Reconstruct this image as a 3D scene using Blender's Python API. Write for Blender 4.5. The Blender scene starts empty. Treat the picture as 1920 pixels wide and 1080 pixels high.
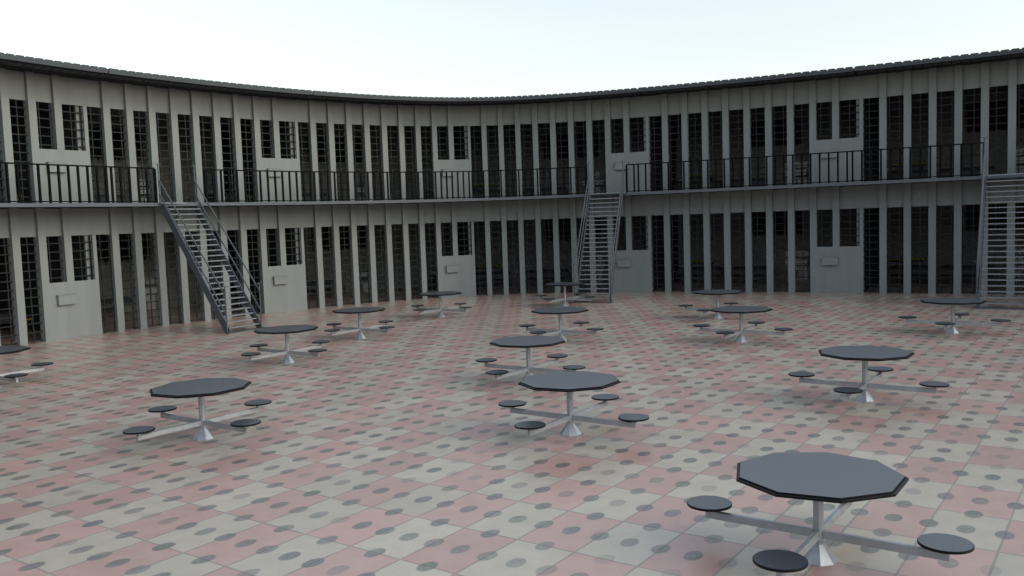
import bpy, math, random
from math import sin, cos, radians, pi
random.seed(7)
S = bpy.context.scene
COL = S.collection

# ---------------------------------------------------------------- camera, world, sun, exposure
PITCH, ROLL, FPX = 0.0778828843, -0.0343623592, 1639.91752
cam_data = bpy.data.cameras.new('camera')
cam_data.sensor_width = 36.0
cam_data.lens = 36.0 * FPX / 1920.0
cam_data.clip_start, cam_data.clip_end = 0.1, 1500.0
cam = bpy.data.objects.new('camera', cam_data)
COL.objects.link(cam)
from mathutils import Matrix, Vector
F = Vector((0, cos(PITCH), -sin(PITCH))); U = Vector((0, sin(PITCH), cos(PITCH))); R = Vector((1, 0, 0))
R2 = cos(ROLL) * R + sin(ROLL) * U; U2 = -sin(ROLL) * R + cos(ROLL) * U
m = Matrix((R2, U2, -F)).transposed().to_4x4()
m.translation = Vector((0, 0, 3.0))
cam.matrix_world = m
S.camera = cam

SUN_AZ = radians(-24.0)      # direction towards the sun, measured from +x
SUN_EL = radians(30.0)
W = bpy.data.worlds.new("World"); S.world = W; W.use_nodes = True
nt = W.node_tree
sky = nt.nodes.new('ShaderNodeTexSky'); sky.sky_type = 'NISHITA'; sky.sun_disc = False
sky.sun_elevation = SUN_EL
sky.sun_rotation = pi / 2 - SUN_AZ
sky.air_density = 1.4; sky.dust_density = 1.5; sky.ozone_density = 0.0
bg = nt.nodes['Background']; bg.inputs['Strength'].default_value = 0.15
hs = nt.nodes.new('ShaderNodeHueSaturation'); hs.inputs['Saturation'].default_value = 0.52
nt.links.new(sky.outputs[0], hs.inputs['Color']); nt.links.new(hs.outputs[0], bg.inputs[0])
sd = bpy.data.lights.new('sun', 'SUN'); sd.energy = 0.24; sd.angle = radians(20); sd.color = (1.0, 0.90, 0.74)
so = bpy.data.objects.new('sun', sd); COL.objects.link(so)
dvec = Vector((cos(SUN_AZ) * cos(SUN_EL), sin(SUN_AZ) * cos(SUN_EL), sin(SUN_EL)))
so.rotation_euler = dvec.to_track_quat('Z', 'Y').to_euler()
so.location = (30, -20, 30)
S.view_settings.view_transform = 'Standard'; S.view_settings.look = 'None'
S.view_settings.exposure = 0.64; S.view_settings.gamma = 1.0
S.view_settings.use_curve_mapping = False

# ---------------------------------------------------------------- materials
def mat(name, col, rough=0.6, metal=0.0, var=0.08, scale=3.0, bump=0.0, spec=0.5, streak=False):
    M = bpy.data.materials.new(name); M.use_nodes = True
    n = M.node_tree; b = n.nodes['Principled BSDF']
    b.inputs['Roughness'].default_value = rough; b.inputs['Metallic'].default_value = metal
    b.inputs['Specular IOR Level'].default_value = spec
    tc = n.nodes.new('ShaderNodeTexCoord')
    mp = n.nodes.new('ShaderNodeMapping'); n.links.new(tc.outputs['Object'], mp.inputs[0])
    if streak: mp.inputs['Scale'].default_value = (2.2, 2.2, 0.35)
    nz = n.nodes.new('ShaderNodeTexNoise'); nz.inputs['Scale'].default_value = scale
    nz.inputs['Detail'].default_value = 6; nz.inputs['Roughness'].default_value = 0.65
    n.links.new(mp.outputs[0], nz.inputs['Vector'])
    cr = n.nodes.new('ShaderNodeValToRGB')
    cr.color_ramp.elements[0].position = 0.3; cr.color_ramp.elements[1].position = 0.7
    cr.color_ramp.elements[0].color = (*[c * (1 - var) for c in col], 1)
    cr.color_ramp.elements[1].color = (*[min(1, c * (1 + var)) for c in col], 1)
    n.links.new(nz.outputs[0], cr.inputs[0]); n.links.new(cr.outputs[0], b.inputs['Base Color'])
    if bump:
        bp = n.nodes.new('ShaderNodeBump'); bp.inputs['Strength'].default_value = bump; bp.inputs['Distance'].default_value = 0.01
        nz2 = n.nodes.new('ShaderNodeTexNoise'); nz2.inputs['Scale'].default_value = 60; nz2.inputs['Detail'].default_value = 3
        n.links.new(tc.outputs['Object'], nz2.inputs['Vector'])
        n.links.new(nz2.outputs[0], bp.inputs['Height']); n.links.new(bp.outputs[0], b.inputs['Normal'])
    return M
M_WALL = mat('painted_concrete', (0.222, 0.242, 0.240), 0.75, var=0.08, scale=1.2, bump=0.15, streak=True)
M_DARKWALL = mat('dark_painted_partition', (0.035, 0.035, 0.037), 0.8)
M_BACK = mat('cell_back_wall', (0.27, 0.275, 0.255), 0.85, var=0.10, scale=1.5, streak=True)
M_CEIL = mat('cell_ceiling', (0.24, 0.235, 0.21), 0.85)
M_STEEL_DARK = mat('dark_grey_steel', (0.075, 0.085, 0.095), 0.45, 0.35, var=0.12)
M_BAR = mat('barred_grille_steel', (0.022, 0.025, 0.028), 0.55, 0.0, var=0.12, spec=0.15)
M_BLACK = mat('black_painted_steel', (0.004, 0.0045, 0.005), 0.5, 0.0, var=0.2, spec=0.06)
M_ROOF = mat('grey_roof_sheet', (0.062, 0.070, 0.077), 0.6, 0.0, var=0.1, spec=0.15)
M_SOFFIT = mat('soffit_board', (0.045, 0.047, 0.05), 0.9, spec=0.0)
M_SLAB = mat('gallery_edge_steel', (0.095, 0.108, 0.122), 0.6, 0.0, var=0.08)
M_GALV = mat('galvanised_steel', (0.44, 0.47, 0.50), 0.40, 0.55, var=0.12, scale=8)
M_STAIR = mat('stair_steel', (0.085, 0.098, 0.113), 0.5, 0.2, var=0.12, scale=8)
M_TREAD = mat('tread_steel', (0.25, 0.27, 0.295), 0.45, 0.2, var=0.12, scale=8)
M_TOP = mat('dark_laminate', (0.034, 0.046, 0.060), 0.42, 0.0, var=0.15, scale=2, spec=1.0)
M_TOP.node_tree.nodes['Principled BSDF'].inputs['Coat Weight'].default_value = 0.6
M_TOP.node_tree.nodes['Principled BSDF'].inputs['Coat Roughness'].default_value = 0.38
M_TOP.node_tree.nodes['Principled BSDF'].inputs['Coat IOR'].default_value = 1.9
M_EDGE = mat('black_rubber_edge', (0.006, 0.006, 0.0065), 0.4, spec=0.2)
M_WHITE = mat('white_enamel', (0.75, 0.76, 0.76), 0.3, var=0.04)
M_SHEET = mat('white_cotton', (0.78, 0.79, 0.80), 0.9, var=0.05)
M_BLANKET = mat('grey_wool_blanket', (0.055, 0.06, 0.065), 0.95, var=0.25, scale=14)
M_YELLOW = mat('ochre_wood', (0.42, 0.34, 0.06), 0.6, var=0.15)
M_PANE = mat('frosted_dim_glass', (0.10, 0.085, 0.07), 0.6, var=0.2)

# tiled yard: pink and cream rectangular tiles in a checker, a worn grey-green disc in every tile
# centre and at the middle of every joint
def tile_material():
    M = bpy.data.materials.new('checker_paving'); M.use_nodes = True
    n = M.node_tree; L = n.links; b = n.nodes['Principled BSDF']
    def math_(op, a, c=None, d=None):
        x = n.nodes.new('ShaderNodeMath'); x.operation = op
        for i, v in enumerate((a, c, d)):
            if v is None: continue
            if isinstance(v, (int, float)): x.inputs[i].default_value = v
            else: L.new(v, x.inputs[i])
        return x.outputs[0]
    def mix(f, a, c):
        x = n.nodes.new('ShaderNodeMix'); x.data_type = 'RGBA'
        if isinstance(f, (int, float)): x.inputs[0].default_value = f
        else: L.new(f, x.inputs[0])
        for i, v in ((6, a), (7, c)):
            if isinstance(v, tuple): x.inputs[i].default_value = (*v, 1)
            else: L.new(v, x.inputs[i])
        return x.outputs[2]
    def noise(scale, detail=4, vec=None, rough=0.6):
        x = n.nodes.new('ShaderNodeTexNoise'); x.inputs['Scale'].default_value = scale
        x.inputs['Detail'].default_value = detail; x.inputs['Roughness'].default_value = rough
        L.new(vec if vec is not None else tc.outputs['Object'], x.inputs['Vector']); return x.outputs[0]
    def ramp(v, lo, hi):
        x = n.nodes.new('ShaderNodeMapRange'); x.inputs[1].default_value = lo; x.inputs[2].default_value = hi
        x.interpolation_type = 'SMOOTHSTEP'; L.new(v, x.inputs[0]); return x.outputs[0]
    tc = n.nodes.new('ShaderNodeTexCoord')
    sep = n.nodes.new('ShaderNodeSeparateXYZ'); L.new(tc.outputs['Object'], sep.inputs[0])
    a = radians(35.5); ox, oy = -2.108, 8.362
    x0 = math_('SUBTRACT', sep.outputs[0], ox); y0 = math_('SUBTRACT', sep.outputs[1], oy)
    u = math_('DIVIDE', math_('ADD', math_('MULTIPLY', x0, cos(a)), math_('MULTIPLY', y0, -sin(a))), 0.629)
    v = math_('DIVIDE', math_('ADD', math_('MULTIPLY', x0, sin(a)), math_('MULTIPLY', y0, cos(a))), 0.926)
    fu = math_('FLOOR', u); fv = math_('FLOOR', v)
    par = math_('FLOORED_MODULO', math_('ADD', fu, fv), 2.0)
    ru = math_('SUBTRACT', u, fu); rv = math_('SUBTRACT', v, fv)
    eu = math_('MINIMUM', ru, math_('SUBTRACT', 1.0, ru)); ev = math_('MINIMUM', rv, math_('SUBTRACT', 1.0, rv))
    # half-cell lattice for the discs
    u2 = math_('MULTIPLY', u, 2.0); v2 = math_('MULTIPLY', v, 2.0)
    nu = math_('ROUND', u2); nv = math_('ROUND', v2)
    du = math_('SUBTRACT', u2, nu); dv = math_('SUBTRACT', v2, nv)
    rr = math_('SQRT', math_('ADD', math_('MULTIPLY', du, du), math_('MULTIPLY', dv, dv)))
    wob = math_('MULTIPLY', math_('SUBTRACT', noise(9.0, 3), 0.5), 0.07)
    rr = math_('ADD', rr, wob)
    mu = math_('FLOORED_MODULO', nu, 2.0); mv = math_('FLOORED_MODULO', nv, 2.0)
    notcorner = math_('MINIMUM', math_('ADD', mu, mv), 1.0)
    disc = math_('MULTIPLY', math_('SUBTRACT', 1.0, ramp(rr, 0.23, 0.275)), notcorner)
    rim = math_('MULTIPLY', math_('MULTIPLY', ramp(rr, 0.15, 0.21), disc), 1.0)
    comb = n.nodes.new('ShaderNodeCombineXYZ'); L.new(nu, comb.inputs[0]); L.new(nv, comb.inputs[1])
    wn = n.nodes.new('ShaderNodeTexWhiteNoise'); wn.noise_dimensions = '2D'; L.new(comb.outputs[0], wn.inputs['Vector'])
    rnd = wn.outputs['Value']
    fade = math_('ADD', 0.36, math_('MULTIPLY', ramp(rnd, 0.0, 0.5), 0.60))
    fade = math_('MULTIPLY', fade, math_('ADD', 0.72, math_('MULTIPLY', ramp(noise(2.3, 6, rough=0.75), 0.35, 0.6), 0.28)))
    comb2 = n.nodes.new('ShaderNodeCombineXYZ'); L.new(fu, comb2.inputs[0]); L.new(fv, comb2.inputs[1])
    wt = n.nodes.new('ShaderNodeTexWhiteNoise'); wt.noise_dimensions = '2D'; L.new(comb2.outputs[0], wt.inputs['Vector'])
    big = noise(0.55, 5); mid = noise(3.2, 6, rough=0.7); fine = noise(38.0, 5, rough=0.75)
    pink = mix(ramp(mid, 0.3, 0.7), PINK_A, PINK_B)
    cream = mix(ramp(mid, 0.3, 0.7), CREAM_A, CREAM_B)
    base = mix(par, pink, cream)
    # tile to tile tone, fine grain
    tone = math_('ADD', 0.90, math_('MULTIPLY', wt.outputs['Value'], 0.18))
    tone = math_('MULTIPLY', tone, math_('ADD', 0.90, math_('MULTIPLY', fine, 0.20)))
    # pale worn patches
    worn = math_('MULTIPLY', ramp(noise(0.8, 7, rough=0.72), 0.58, 0.72), 0.40)
    base = mix(worn, base, (0.52, 0.49, 0.43))
    # grout
    gw = math_('ADD', 0.0, math_('MULTIPLY', noise(5.0, 3), 0.022))
    g1 = math_('LESS_THAN', math_('MULTIPLY', eu, 0.629), gw); g2 = math_('LESS_THAN', math_('MULTIPLY', ev, 0.926), gw)
    grout = math_('MAXIMUM', g1, g2)
    base = mix(math_('MULTIPLY', grout, 0.75), base, (0.22, 0.20, 0.18))
    green = ramp(noise(0.9, 4), 0.52, 0.66)
    dcol = mix(math_('MULTIPLY', green, rnd), (0.115, 0.122, 0.112), (0.10, 0.15, 0.06))
    dcol = mix(math_('MULTIPLY', ramp(noise(24.0, 4), 0.5, 0.7), 0.5), dcol, (0.38, 0.36, 0.30))
    dcol = mix(math_('MULTIPLY', rim, 0.35), dcol, (0.12, 0.12, 0.11))
    base = mix(math_('MULTIPLY', disc, fade), base, dcol)
    dirt = math_('MULTIPLY', ramp(big, 0.54, 0.74), 0.22)
    base = mix(dirt, base, (0.28, 0.24, 0.19))
    hsv = n.nodes.new('ShaderNodeHueSaturation'); L.new(tone, hsv.inputs['Value']); L.new(base, hsv.inputs['Color'])
    L.new(hsv.outputs[0], b.inputs['Base Color'])
    rg = math_('ADD', FLOOR_ROUGH, math_('MULTIPLY', mid, 0.16))
    rg = math_('ADD', rg, math_('MULTIPLY', grout, 0.25))
    L.new(rg, b.inputs['Roughness']); b.inputs['Specular IOR Level'].default_value = FLOOR_SPEC
    b.inputs['Coat Weight'].default_value = 0.8; b.inputs['Coat Roughness'].default_value = 0.42; b.inputs['Coat IOR'].default_value = 1.6
    bp = n.nodes.new('ShaderNodeBump'); bp.inputs['Strength'].default_value = 0.25; bp.inputs['Distance'].default_value = 0.004
    hgt = math_('SUBTRACT', math_('MULTIPLY', fine, 0.3), math_('ADD', grout, math_('MULTIPLY', rim, 0.5)))
    L.new(hgt, bp.inputs['Height']); L.new(bp.outputs[0], b.inputs['Normal'])
    return M
PINK_A, PINK_B = (0.475, 0.29, 0.24), (0.53, 0.345, 0.295)
CREAM_A, CREAM_B = (0.455, 0.41, 0.325), (0.525, 0.475, 0.385)
FLOOR_ROUGH, FLOOR_SPEC = 0.26, 1.0
M_TILE = tile_material()

# ---------------------------------------------------------------- the curved line the building stands on
KN = [-6, 0, 4, 8, 12, 16, 20, 24, 28, 32, 36, 42, 52]
KV = [-0.9855, -1.2486, -1.6321, -1.0224, -2.1157, -2.3115, -4.6682, -4.3053, -2.3694, -1.6305, -0.6651, -0.6543, -0.5]
def kappa(k):
    if k <= KN[0]: return radians(KV[0])
    if k >= KN[-1]: return radians(KV[-1])
    for i in range(len(KN) - 1):
        if KN[i] <= k <= KN[i + 1]:
            t = (k - KN[i]) / (KN[i + 1] - KN[i]); return radians(KV[i] * (1 - t) + KV[i + 1] * t)
S0, EOFF = 0.78897976, 1.6491246
K0, K1, DK = -10.0, 54.0, 0.05
_n = int(round((K1 - K0) / DK)); _th = [0.0]; 
for i in range(_n): _th.append(_th[-1] + kappa(K0 + (i + .5) * DK) * DK)
_i26 = int(round((26 - K0) / DK)); _o = _th[_i26] - (-0.10841349); _th = [t - _o for t in _th]
_P = [(0.0, 0.0)]
for i in range(_n):
    t = (_th[i] + _th[i + 1]) / 2; _P.append((_P[-1][0] + cos(t) * S0 * DK, _P[-1][1] + sin(t) * S0 * DK))
# the pillar front of k=26 is at (1.0256, 35.0579)
_n26 = (sin(_th[_i26]), -cos(_th[_i26]))
_c = (3 * 0.40133548, 3 * 12.23243483)
_dx, _dy = _c[0] - _P[_i26][0], _c[1] - _P[_i26][1]
_P = [(x + _dx, y + _dy) for x, y in _P]
def heading(k):
    f = (k - K0) / DK; i = max(0, min(_n - 1, int(math.floor(f)))); t = f - i
    return _th[i] * (1 - t) + _th[i + 1] * t
def WP(k, d, z=0.0):
    """point on the building: k bays along, d metres in front of the pillar faces"""
    f = (k - K0) / DK; i = max(0, min(_n - 1, int(math.floor(f)))); t = f - i
    th = _th[i] * (1 - t) + _th[i + 1] * t
    x = _P[i][0] * (1 - t) + _P[i + 1][0] * t; y = _P[i][1] * (1 - t) + _P[i + 1][1] * t
    return (x + sin(th) * (EOFF + d), y - cos(th) * (EOFF + d), z)

# ---------------------------------------------------------------- mesh builder
class MB:
    def __init__(s): s.v = []; s.f = []; s.mi = []; s.sm = []
    def add(s, vs, fs, mi=0, sm=False):
        o = len(s.v); s.v += [tuple(p) for p in vs]; s.f += [tuple(i + o for i in q) for q in fs]
        s.mi += [mi] * len(fs); s.sm += [sm] * len(fs)
    def hexa(s, p, mi=0):       # p: 8 points, bottom 4 ccw then top 4
        s.add(p, [(3, 2, 1, 0), (4, 5, 6, 7), (0, 1, 5, 4), (1, 2, 6, 5), (2, 3, 7, 6), (3, 0, 4, 7)], mi)
    def box(s, x0, x1, y0, y1, z0, z1, mi=0):
        s.hexa([(x0, y0, z0), (x1, y0, z0), (x1, y1, z0), (x0, y1, z0), (x0, y0, z1), (x1, y0, z1), (x1, y1, z1), (x0, y1, z1)], mi)
    def dbox(s, k0, k1, d0, d1, z0, z1, n=1, mi=0):     # box bent along the building line, d0<d1 (d1 = front)
        vs = []; fs = []
        for i in range(n + 1):
            k = k0 + (k1 - k0) * i / n
            vs += [WP(k, d1, z0), WP(k, d0, z0), WP(k, d0, z1), WP(k, d1, z1)]
        for i in range(n):
            a = 4 * i; b = a + 4
            for j in range(4): fs.append((a + j, a + (j + 1) % 4, b + (j + 1) % 4, b + j))
        fs.append((3, 2, 1, 0)); e = 4 * n; fs.append((e, e + 1, e + 2, e + 3))
        s.add(vs, [tuple(reversed(q)) for q in fs], mi)
    def tube(s, pts, r, n=8, mi=0, sm=True):
        pts = [Vector(p) for p in pts]; rings = []; o = len(s.v)
        for i, p in enumerate(pts):
            d = (pts[min(i + 1, len(pts) - 1)] - pts[max(i - 1, 0)]).normalized()
            a = d.cross(Vector((0, 0, 1)));
            if a.length < 1e-3: a = Vector((1, 0, 0))
            a.normalize(); b = d.cross(a)
            rad = r[i] if isinstance(r, (list, tuple)) else r
            for j in range(n):
                t = 2 * pi * j / n; rings.append(p + a * cos(t) * rad + b * sin(t) * rad)
        fs = []
        for i in range(len(pts) - 1):
            for j in range(n): fs.append((i * n + j, i * n + (j + 1) % n, (i + 1) * n + (j + 1) % n, (i + 1) * n + j))
        s.add(rings, fs, mi, sm)
        s.add(rings[:n], [tuple(range(n))], mi); s.add(rings[-n:], [tuple(reversed(range(n)))], mi)
    def lathe(s, prof, n=32, rot=0.0, mi=0, sm=False, cx=0.0, cy=0.0):   # prof: (r, z) from bottom to top, closed with caps
        vs = []; fs = []
        for r, z in prof:
            for j in range(n):
                t = rot + 2 * pi * j / n; vs.append((cx + r * cos(t), cy + r * sin(t), z))
        for i in range(len(prof) - 1):
            for j in range(n): fs.append((i * n + j, i * n + (j + 1) % n, (i + 1) * n + (j + 1) % n, (i + 1) * n + j))
        s.add(vs, fs, mi, sm)
        s.add(vs[:n], [tuple(reversed(range(n)))], mi); s.add(vs[-n:], [tuple(range(n))], mi)
    def build(s, name, mats, parent=None, fix=True):
        me = bpy.data.meshes.new(name); me.from_pydata(s.v, [], s.f)
        for M in (mats if isinstance(mats, (list, tuple)) else [mats]): me.materials.append(M)
        me.polygons.foreach_set('material_index', s.mi); me.polygons.foreach_set('use_smooth', s.sm)
        if fix:
            import bmesh
            bm = bmesh.new(); bm.from_mesh(me); bmesh.ops.recalc_face_normals(bm, faces=bm.faces); bm.to_mesh(me); bm.free()
        me.update()
        o = bpy.data.objects.new(name, me); COL.objects.link(o)
        if parent is not None: o.parent = parent
        return o
def bevel(o, w, seg=2):
    md = o.modifiers.new('bevel', 'BEVEL'); md.width = w; md.segments = seg; md.limit_method = 'ANGLE'; md.angle_limit = radians(40)
    return o
def thing(name, label, cat, loc=(0, 0, 0), rz=0.0, group=None):
    o = bpy.data.objects.new(name, None); COL.objects.link(o); o.location = loc; o.rotation_euler = (0, 0, rz)
    o['label'] = label; o['category'] = cat
    if group: o['group'] = group
    return o
def tag(o, label, cat, group=None):
    o['label'] = label; o['category'] = cat
    if group: o['group'] = group
    return o
def copy_tree(o, parent=None):
    c = o.copy(); COL.objects.link(c)
    if parent is not None: c.parent = parent
    for ch in list(o.children): copy_tree(ch, c)
    return c

# ---------------------------------------------------------------- setting
g = MB(); g.add([(-400, -300, 0), (400, -300, 0), (400, 500, 0), (-400, 500, 0)], [(0, 1, 2, 3)])
go = g.build('ground', M_TILE, fix=False); go['kind'] = 'structure'

# ---------------------------------------------------------------- the cell block
ZF = (2.977, 6.772)            # undersides of the panels above the openings
ST = 3.795                     # storey height
ZS0, ZS1 = 3.766, 3.868        # gallery slab
ZTOP = 7.556
UN = [-8, 2, 12, 22, 32, 42]
KA, KB = -8, 52
PW = 0.295                     # pillar width in bays
PD = 0.24                      # pillar depth
SO = 2.315                     # bays from the door's first pillar to the door panel's far edge
PD0 = -6.15                    # back wall
blk = thing('cell_block', 'curved two storey grey prison cell block with barred bays and a dark overhanging roof', 'cell block', WP(26, 0))
bl = Vector(blk.location)
def part(mb, name, mats, parent=blk):
    # shift into the thing's own space
    off = bl; 
    mb.v = [(x - off.x, y - off.y, z - off.z) for x, y, z in mb.v]
    return mb.build(name, mats, parent)
for k in range(KA, KB + 1):
    if k % 10 == 2 and k < KB: continue           # the wide bay beside each door has no pillar
    b = MB(); b.dbox(k, k + PW, -PD, 0, 0.0, ZTOP); part(b, 'pillar', M_WALL)
for u0 in UN:
    for fl in (0, 1):
        zb = ST * fl; zt = (ZS0 if fl == 0 else ZTOP)
        b = MB(); b.dbox(u0, u0 + 10, -0.18, -0.11, ZF[fl], zt, 40); part(b, 'upper_panel', M_WALL)
        # door panel with its two barred windows
        kd = u0 + 8; W0 = 1.65 + zb; zt2 = ZF[fl]
        b = MB()
        b.dbox(kd + .02, kd + SO, -.055, -.003, zb + .002, W0, 8)
        b.dbox(kd + .02, kd + PW, -.055, -.003, W0, zt2 - .002, 2)
        b.dbox(kd + 1.0, kd + 1 + PW, -.055, -.003, W0, zt2 - .002, 2)
        b.dbox(kd + 2.165, kd + SO, -.055, -.003, W0, zt2 - .002, 2)
        door = part(b, 'cell_door', M_WALL)
        b = MB(); b.dbox(kd + .53, kd + 1.24, .0, .10, zb + 1.0, zb + 1.27, 3)
        b.dbox(kd + .51, kd + 1.26, .0, .115, zb + 1.27, zb + 1.285, 3)
        part(b, 'food_slot', M_WALL, door)
        # bars
        b = MB()
        for i in range(24):
            k = u0 + .15 + i * 10 / 24
            b.dbox(k - .020, k + .020, -.160, -.130, zb, ZF[fl] - .003, 1)
        for i in range(12):
            z = zb + .05 + .2472 * i
            b.dbox(u0, u0 + 9.97, -.158, -.132, z - .015, z + .015, 20)
        part(b, 'bar_grille', M_BAR)
        # partition between cells: dark faces, pale end
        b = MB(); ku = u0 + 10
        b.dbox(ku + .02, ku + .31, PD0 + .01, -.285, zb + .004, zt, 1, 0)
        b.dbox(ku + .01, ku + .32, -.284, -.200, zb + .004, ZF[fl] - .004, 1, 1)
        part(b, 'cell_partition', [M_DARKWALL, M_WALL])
        # back wall with a high barred window
        b = MB(); z0, z1 = zb + 2.0, zb + 3.1; a, c = u0 + 4.0, u0 + 6.6
        zc = zb + 3.35 
        b.dbox(u0, a, PD0 - .2, PD0, zb, zt, 10); b.dbox(a, c, PD0 - .2, PD0, zb, z0, 4)
        b.dbox(a, c, PD0 - .2, PD0, z1, zt, 4); b.dbox(c, u0 + 10, PD0 - .2, PD0, zb, zt, 4)
        part(b, 'back_wall', M_BACK)
        b = MB(); b.dbox(a, c, PD0 - .16, PD0 - .13, z0, z1, 4)
        wn = part(b, 'cell_window', M_PANE)
        b = MB(); nb = 15
        for i in range(nb):
            k = a + .08 + (c - a - .16) * i / (nb - 1)
            b.dbox(k - .035, k + .035, PD0 + .01, PD0 + .06, z0 - .06, z1, 1)
        b.dbox(a, c, PD0 + .06, PD0 + .09, z0 + .10, z0 + .15, 4); b.dbox(a, c, PD0 + .06, PD0 + .09, z0 + .55, z0 + .60, 4)
        part(b, 'window_bars', M_BLACK, wn)
        # ceilings
        b = MB(); b.dbox(u0, u0 + 10, PD0, -.30, (3.40 if fl == 0 else 7.25), (3.44 if fl == 0 else 7.29), 20); part(b, 'cell_ceiling', M_CEIL)
# floor slab of the upper storey and the gallery walkway with its steel edge
b = MB(); b.dbox(KA, KB, PD0 - .2, -.205, 3.70, 3.80, 80); part(b, 'upper_floor', M_CEIL)
b = MB(); b.dbox(KA, KB, -.105, 1.31, ZS0 + .02, ZS1 - .004, 240); part(b, 'gallery_deck', M_SOFFIT)
b = MB(); b.dbox(KA, KB, 1.31, 1.35, ZS0, ZS1, 240); part(b, 'gallery_edge', M_SLAB)
# roof: one length per cell, a flat soffit, an edge board and ribbed sheets on top
for u0 in UN:
    a, c = u0 + .18, u0 + 10.14
    b = MB()
    b.dbox(a + .03, c - .03, PD0 - .6, 1.34, 7.56, 7.585, 40, 0)
    b.dbox(a, c + .04, PD0 - .6, 1.34, 7.588, 7.625, 40, 0)
    b.dbox(a, c, 1.34, 1.385, 7.534, 7.655, 40, 1)
    roof = part(b, 'roof', [M_SOFFIT, M_ROOF])
    b = MB(); n = 27
    for i in range(n):
        w = (c - a) / (n + .35); s = a + w * (i + (.35 if i else 0)); e = a + w * (i + 1.35)
        gp = .035
        # trapezoid tray: wide at the base, narrower on top
        vs = []
        for d in (1.38, .70):
            zz = 7.60 if d > 1 else 7.53
            vs += [WP(s + gp * .7, d, zz), WP(s + gp * 1.3, d, zz + .088), WP(e - gp * 1.3, d, zz + .088), WP(e - gp * .7, d, zz)]
        b.add(vs, [(0, 1, 2, 3), (7, 6, 5, 4), (0, 4, 5, 1), (1, 5, 6, 2), (2, 6, 7, 3), (3, 7, 4, 0)])
    part(b, 'roof_sheet', M_ROOF, roof)


# added unseen wing behind the camera, closing the ring to block low sky light
def unseen_rear_wing():
    a = WP(KA, -2.9); c = WP(KB, -2.9)
    ctl = [a, (-23.0, 9.0), (-23.0, -4.0), (-17.0, -16.0), (-4.0, -23.0), (11.0, -22.0), (22.0, -12.0), (27.0, 2.0), (26.5, 15.0), c]
    ctl = [Vector((p[0], p[1], 0)) for p in ctl]
    pts = []
    for i in range(len(ctl) - 1):
        p0, p1, p2, p3 = ctl[max(i - 1, 0)], ctl[i], ctl[i + 1], ctl[min(i + 2, len(ctl) - 1)]
        for j in range(12):
            t = j / 12; pts.append(.5 * ((2 * p1) + (p2 - p0) * t + (2 * p0 - 5 * p1 + 4 * p2 - p3) * t * t + (3 * p1 - p0 - 3 * p2 + p3) * t ** 3))
    pts.append(ctl[-1]); return pts
def sweep(mb, pts, o0, o1, z0, z1):          # o: offset to the outside of the ring
    n = len(pts); vs = []
    for i, p in enumerate(pts):
        d = (pts[min(i + 1, n - 1)] - pts[max(i - 1, 0)]).normalized(); nn = Vector((d.y, -d.x, 0)) * -1
        if i == 0 or True:
            for o, z in ((o0, z0), (o1, z0), (o1, z1), (o0, z1)): q = p - nn * o; vs.append((q.x, q.y, z))
    fs = []
    for i in range(n - 1):
        a = 4 * i; b = a + 4
        for j in range(4): fs.append((a + j, a + (j + 1) % 4, b + (j + 1) % 4, b + j))
    fs.append((3, 2, 1, 0)); e = 4 * (n - 1); fs.append((e, e + 1, e + 2, e + 3)); mb.add(vs, fs)
rp = unseen_rear_wing()
b = MB(); sweep(b, rp, 0.0, 6.3, 0.004, 7.556); part(b, 'unseen_rear_wing', M_WALL)
b = MB(); sweep(b, rp, -1.35, 6.6, 7.56, 7.74); part(b, 'unseen_rear_roof', M_ROOF)
b = MB(); sweep(b, rp, -1.35, -.003, 3.766, 3.866); part(b, 'unseen_rear_gallery', M_SLAB)
b = MB()
for i in range(len(rp) * 2 - 2):
    p = rp[i // 2].lerp(rp[i // 2 + 1], .5 * (i % 2)); d = (rp[i // 2 + 1] - rp[i // 2]).normalized(); q = Vector((-d.y, d.x, 0))
    for zb in (0.0, 3.87):
        s = [p + d * .35 - q * .004 * -1, p + d * 1.0 - q * .004 * -1]
        b.hexa([(*(s[0] + q * t).xy, zb + z) if False else ((s[w_] + q * t).x, (s[w_] + q * t).y, zb + z) for z in (.01, 2.95) for w_, t in ((0, .0), (1, .0), (1, .01), (0, .01))])
part(b, 'unseen_rear_bays', M_DARKWALL)  # flat dark panels in place of openings on the added wing

# ---------------------------------------------------------------- gallery railings
def railing(k0, k1, label):
    t = thing('gallery_railing', label, 'railing', WP((k0 + k1) / 2, 1.27, ZS1), 0, 'black railings along the upper gallery')
    o = Vector(t.location)
    def pt(mb, name):
        mb.v = [(x - o.x, y - o.y, z - o.z) for x, y, z in mb.v]; return mb.build(name, M_BLACK, t)
    n = max(2, int((k1 - k0) * 4))
    b = MB(); b.dbox(k0, k1, 1.245, 1.295, 4.880, 4.920, n); pt(b, 'top_rail')
    b = MB(); b.dbox(k0, k1, 1.255, 1.285, ZS1 + .03, ZS1 + .06, n); pt(b, 'bottom_rail')
    ks = [k0] + [u + .08 + .391 * j for u in UN for j in range(26) if k0 + .2 < u + .08 + .391 * j < k1 - .2] + [k1]; m = len(ks) - 1
    for i, k in enumerate(ks):
        b = MB(); c = WP(k, 1.27); th = heading(k); h = .027 if 0 < i < m else .033
        tx, ty, nx, ny = cos(th) * h, sin(th) * h, sin(th) * h, -cos(th) * h
        z0, z1 = ZS1 - .01, 4.880
        q = [(c[0] - tx + nx, c[1] - ty + ny), (c[0] + tx + nx, c[1] + ty + ny), (c[0] + tx - nx, c[1] + ty - ny), (c[0] - tx - nx, c[1] - ty - ny)]
        b.hexa([(x, y, z0) for x, y in q] + [(x, y, z1) for x, y in q])
        pt(b, 'post' if i in (0, m) else 'baluster')
    return t
railing(-7.9, 4.02, 'black railing left of the left staircase, cut by the left edge of the photo')
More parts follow.
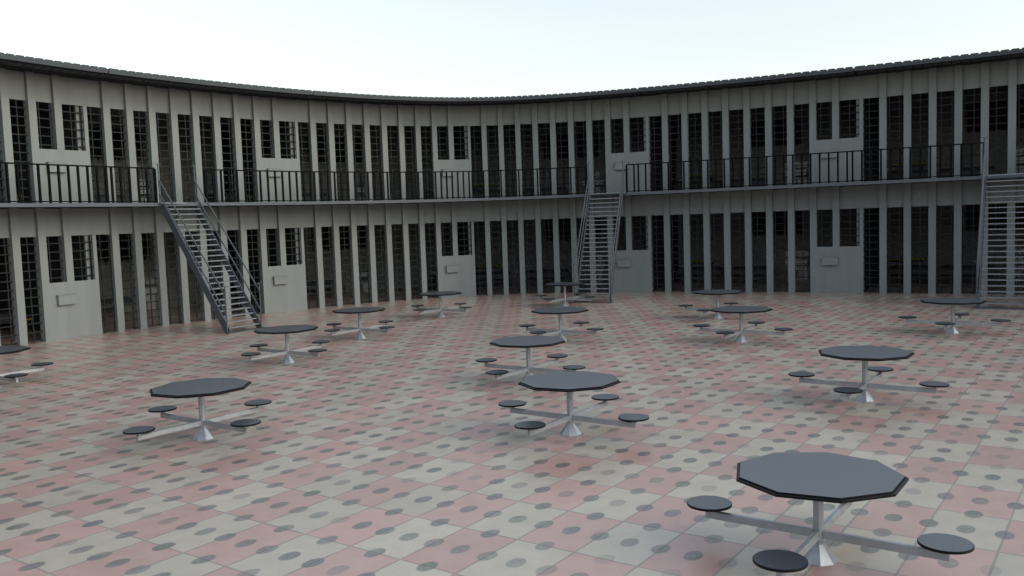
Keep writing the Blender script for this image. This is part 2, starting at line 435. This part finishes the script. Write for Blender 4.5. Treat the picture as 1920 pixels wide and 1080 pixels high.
railing(6.40, 29.2, 'longest black railing, curving between the left and the middle staircase')
railing(31.45, 47.22, 'black railing between the middle and the right staircase')
if K1 > 51: railing(49.75, 51.9, 'short black railing beyond the right staircase at the far right')

# ---------------------------------------------------------------- staircases
SW, SL = 1.251, 2.497
NT = 24
def staircase():
    t = thing('steel_staircase', '', 'staircase')
    H = 3.84; ln = math.hypot(SL, H); ux, uz = SL / ln, H / ln
    for s in (-1, 1):
        b = MB(); x0 = s * SW / 2; x1 = x0 - s * .035
        if x0 > x1: x0, x1 = x1, x0
        dz = .13
        P = [(0 - .09, 0.0), (.10, 0.0), (SL + .10, H - .15), (SL + .10, H), (SL - .06, H), (-.09, .12)]
        vs = [(x0, y, z) for y, z in P] + [(x1, y, z) for y, z in P]; n = len(P)
        fs = [tuple(range(n)), tuple(reversed(range(n, 2 * n)))] + [(i, (i + 1) % n, n + (i + 1) % n, n + i) for i in range(n)]
        b.add(vs, fs); b.build('stringer', M_STAIR, t)
    for i in range(1, NT):
        z = H * i / NT; y = SL * i / NT
        b = MB(); b.box(-SW / 2 + .037, SW / 2 - .037, y - .115, y + .075, z - .028, z)
        b.build('tread', M_TREAD, t)
    b = MB(); b.box(-SW / 2 - .10, SW / 2 + .10, -.16, -.02, 0.0, .03); b.build('foot_plate', M_STAIR, t)
    b = MB(); b.box(-SW / 2 - .08, SW / 2 + .08, SL - .03, SL + .20, H + .002, H + .034); b.build('landing_plate', M_TREAD, t)
    for s in (-1, 1):
        x = s * (SW / 2 + .03)
        b = MB(); b.tube([(x, -.03, 0), (x, -.03, 1.36)], .021, 8); b.box(x - .09, x + .09, -.05, -.01, 1.355, 1.375); b.build('rail_post', M_STAIR, t)
        b = MB(); b.tube([(x, SL + .05, H), (x, SL + .05, H + 1.18)], .021, 8); b.box(x - .09, x + .09, SL + .03, SL + .07, H + 1.175, H + 1.195); b.build('rail_post', M_STAIR, t)
        for za, zb_ in ((1.12, .72), (.55, .28)):
            b = MB(); b.tube([(x, -.03, za), (x, SL + .05, H + zb_)], .022, 8); b.build('handrail', M_STAIR, t)
    return t
st = staircase()
for i, (x, y, a, lb) in enumerate([(-7.944, 25.668, 1.033, 'leftmost steel staircase, seen from its side, its foot near the dark round table'),
        (2.833, 30.588, -.328, 'middle steel staircase, seen from the front, behind the farthest table'),
        (13.905, 24.669, -.560, 'rightmost steel staircase, cut by the right edge of the photo')]):
    o = st if i == 0 else copy_tree(st)
    o.location = (x, y, 0); o.rotation_euler = (0, 0, a)
    tag(o, lb, 'staircase', 'steel staircases up to the gallery')

# ---------------------------------------------------------------- picnic tables
RT = radians(144.35)
def yard_table():
    t = thing('yard_table', '', 'table')
    b = MB(); b.lathe([(.702, .728), (.713, .731), (.713, .749), (.702, .7525)], 9, 0, 0); 
    edge = b.build('table_edge', M_EDGE, t)
    b = MB(); b.lathe([(.688, .753), (.688, .762), (.684, .766)], 9, 0, 0); b.mi[-1] = 1; b.build('tabletop', [M_EDGE, M_TOP], t)
    b = MB(); b.lathe([(.043, .10), (.043, .728)], 8, pi / 8); b.build('post', M_GALV, t)
    b = MB(); b.lathe([(.155, 0), (.155, .006), (.048, .150), (.048, .165)], 8, pi / 8); b.build('base', M_GALV, t)
    for j in range(4):
        a = j * pi / 2; ca, sa = cos(a), sin(a)
        def tr(mb): mb.v = [(x * ca - y * sa, x * sa + y * ca, z) for x, y, z in mb.v]; return mb
        b = MB(); w = .022
        b.box(.040, 1.02, -w, w, .200, .268); arm = bevel(tr(b).build('arm', M_GALV, t), .003, 1)
        b = MB(); b.box(.965, 1.01, -.0225, .0225, .268, .320); b.box(.93, 1.045, -.05, .05, .318, .322)
        tr(b).build('seat_bracket', M_GALV, arm)
        b = MB(); b.lathe([(.196, .320), (.204, .323), (.204, .341), (.199, .345)], 48, 0, 0, False, .987, 0); b.mi[-1] = 1
        tr(b).build('seat', [M_EDGE, M_TOP], t)
    return t
TB = [(2.551, 7.298, 'nearest table, with the largest blue-grey top, cut by the bottom edge of the photo'),
      (0.748, 11.983, 'table at the centre, nearest one of the middle row, front seat near black'),
      (5.457, 13.481, 'table on the right, directly behind the nearest one'),
      (-4.536, 12.466, 'nearest table on the left side of the yard'),
      (0.259, 16.037, 'table partly hidden behind the nearer centre table, its base out of sight'),
      (-5.040, 19.303, 'table standing in front of the foot of the left staircase'),
      (-4.073, 23.093, 'table just right of the left staircase, behind another one'),
      (-2.278, 27.609, 'small far table in front of the third ground floor door panel'),
      (1.151, 21.289, 'third table back in the middle row, base hidden by the tabletop before it'),
      (1.799, 29.797, 'farthest table, overlapping the foot of the middle staircase'),
      (5.845, 24.785, 'far table right of the middle staircase, its base beside another tabletop'),
      (5.278, 20.125, 'table overlapping a farther one, right of the middle staircase'),
      (10.305, 20.365, 'table far right, before the foot of the right staircase'),
      (-10.426, 17.298, 'table cut by the left edge of the photo, two seats showing')]
tb = yard_table()
for i, (x, y, lb) in enumerate(TB):
    o = tb if i == 0 else copy_tree(tb)
    o.location = (x, y, 0); o.rotation_euler = (0, 0, RT)
    tag(o, lb, 'table', 'dark topped yard tables with four fixed seats')

# ---------------------------------------------------------------- cell furniture
CELLN = {-8: 'cell left of the first door', 2: 'cell between first and second door', 12: 'cell between second and third door',
         22: 'cell between third and fourth door', 32: 'cell between fourth and fifth door', 42: 'cell right of the fifth door'}
def bed_proto():
    t = thing('bunk', '', 'bed'); L, w = 2.0, .85
    b = MB(); b.box(-L / 2, L / 2, -w / 2, -w / 2 + .04, .30, .46); b.box(-L / 2, L / 2, w / 2 - .04, w / 2, .30, .46)
    b.box(-L / 2, -L / 2 + .04, -w / 2 + .04, w / 2 - .04, .30, .46); b.box(L / 2 - .04, L / 2, -w / 2 + .04, w / 2 - .04, .30, .46)
    b.build('bed_frame', M_STEEL_DARK, t)
    for sx in (-1, 1):
        for sy in (-1, 1):
            b = MB(); x, y = sx * (L / 2 - .025), sy * (w / 2 - .025); b.box(x - .024, x + .024, y - .024, y + .024, 0, .30 if sx > 0 else .299); b.build('leg', M_STEEL_DARK, t)
    b = MB(); b.box(-L / 2 + .045, L / 2 - .045, -w / 2 + .045, w / 2 - .045, .40, .60); bevel(b.build('mattress', M_BLANKET, t), .04, 3)
    return t
def pillow_proto():
    b = MB(); n = 10
    vs = []; fs = []
    for side in (1, -1):
        o = len(vs)
        for i in range(n + 1):
            for j in range(n + 1):
                u, v = i / n * 2 - 1, j / n * 2 - 1
                e = (1 - abs(u) ** 3.0) ** .5 * (1 - abs(v) ** 3.0) ** .5 if abs(u) < 1 and abs(v) < 1 else 0
                vs.append((u * .33 * (1 - .06 * v * v), v * .23 * (1 - .06 * u * u), .08 + side * .085 * e))
        for i in range(n):
            for j in range(n):
                a = o + i * (n + 1) + j; q = (a, a + n + 1, a + n + 2, a + 1); fs.append(q if side > 0 else tuple(reversed(q)))
    b.add(vs, fs, 0, True); o = b.build('pillow', M_SHEET); return o
def sink_proto():
    t = thing('toilet_and_sink', '', 'toilet')
    b = MB(); b.box(-.42, .42, 0, .16, .0, .60); bevel(b.build('cabinet', M_WHITE, t), .01)
    b = MB(); b.box(-.50, .50, .0, .05, .66, 1.24); b.build('splashback', M_WHITE, t)
    b = MB(); b.box(-.46, .46, -.42, -.005, .66, .86); b.box(-.46, .46, -.005, .0, .7, .84); bevel(b.build('basin', M_WHITE, t), .03)
    b = MB(); b.box(-.46, .46, -.10, .0, .93, .99); b.build('shelf', M_STEEL_DARK, t)
    b = MB(); b.lathe([(.11, 0), (.12, .05), (.14, .25), (.20, .38), (.21, .42)], 24, 0, 0, True, -.1, -.45); b.build('bowl', M_WHITE, t)
    b = MB(); b.tube([(0, -.06, .99), (0, -.06, 1.12), (0, -.14, 1.16), (0, -.2, 1.10)], .014, 8); b.build('tap', M_GALV, t)
    return t
def desk_proto():
    t = thing('wall_desk', '', 'desk')
    b = MB(); b.box(-.62, .62, -.48, 0, .84, .90); b.build('desk_top', M_YELLOW, t)
    for x in (-.5, .5):
        b = MB(); b.add([(x - .02, 0, .62), (x - .02, 0, .84), (x - .02, -.42, .84), (x + .02, 0, .62), (x + .02, 0, .84), (x + .02, -.42, .84)],
                        [(0, 2, 1), (3, 4, 5), (0, 1, 4, 3), (1, 2, 5, 4), (2, 0, 3, 5)]); b.build('bracket', M_STEEL_DARK, t)
    return t
def stool_proto():
    t = thing('stool', '', 'stool')
    b = MB(); b.lathe([(.18, .42), (.19, .43), (.19, .465), (.18, .47)], 24); b.build('seat', M_YELLOW, t)
    for j in range(4):
        a = pi / 4 + j * pi / 2; b = MB(); b.tube([(.12 * cos(a), .12 * sin(a), .42), (.19 * cos(a), .19 * sin(a), 0)], .014, 6); b.build('leg', M_YELLOW, t)
    return t
PROTO = {'bed': bed_proto, 'pillow': pillow_proto, 'sink': sink_proto, 'desk': desk_proto, 'stool': stool_proto}
MADE = {}
def place(kind, k, d, z, rot, label, cat, group):
    if kind not in MADE: o = MADE[kind] = PROTO[kind]()
    else: o = copy_tree(MADE[kind])
    o.location = WP(k, d, z); o.rotation_euler = (0, 0, heading(k) + rot)
    return tag(o, label, cat, group)
for u0 in UN:
    for fl in (0, 1):
        zb = 0.0 if fl == 0 else 3.80
        w = ('lower ' if fl == 0 else 'upper ') + CELLN[u0]
        if u0 >= 0:
            place('bed', u0 + 1.5, -5.62, zb, 0, 'dark bed under the desk in the ' + w, 'bed', 'dark beds in the cells')
            place('pillow', u0 + .75, -5.62, zb + .60, 1.5, 'white pillow under the desk in the ' + w, 'pillow', 'white pillows on the cell beds')
            place('bed', u0 + 4.05, -5.62, zb, 0, 'dark bed left of the toilet in the ' + w, 'bed', 'dark beds in the cells')
            place('desk', u0 + 1.5, PD0 + .002, zb, 0, 'ochre wall desk in the ' + w, 'desk', 'ochre wall desks in the cells')
            place('sink', u0 + 6.3, PD0 + .002, zb, 0, 'white toilet and sink unit in the ' + w, 'toilet', 'white toilet and sink units in the cells')
        place('bed', u0 + 9.3, -4.6, zb, pi / 2, 'dark bed beside the end partition in the ' + w, 'bed', 'dark beds in the cells')
        place('pillow', u0 + 9.3, -5.3, zb + .60, 0.1, 'white pillow beside the end partition in the ' + w, 'pillow', 'white pillows on the cell beds')
        place('stool', u0 + 9.3, -2.7, zb, .3, 'small ochre stool in the ' + w, 'stool', 'ochre stools in the cells')
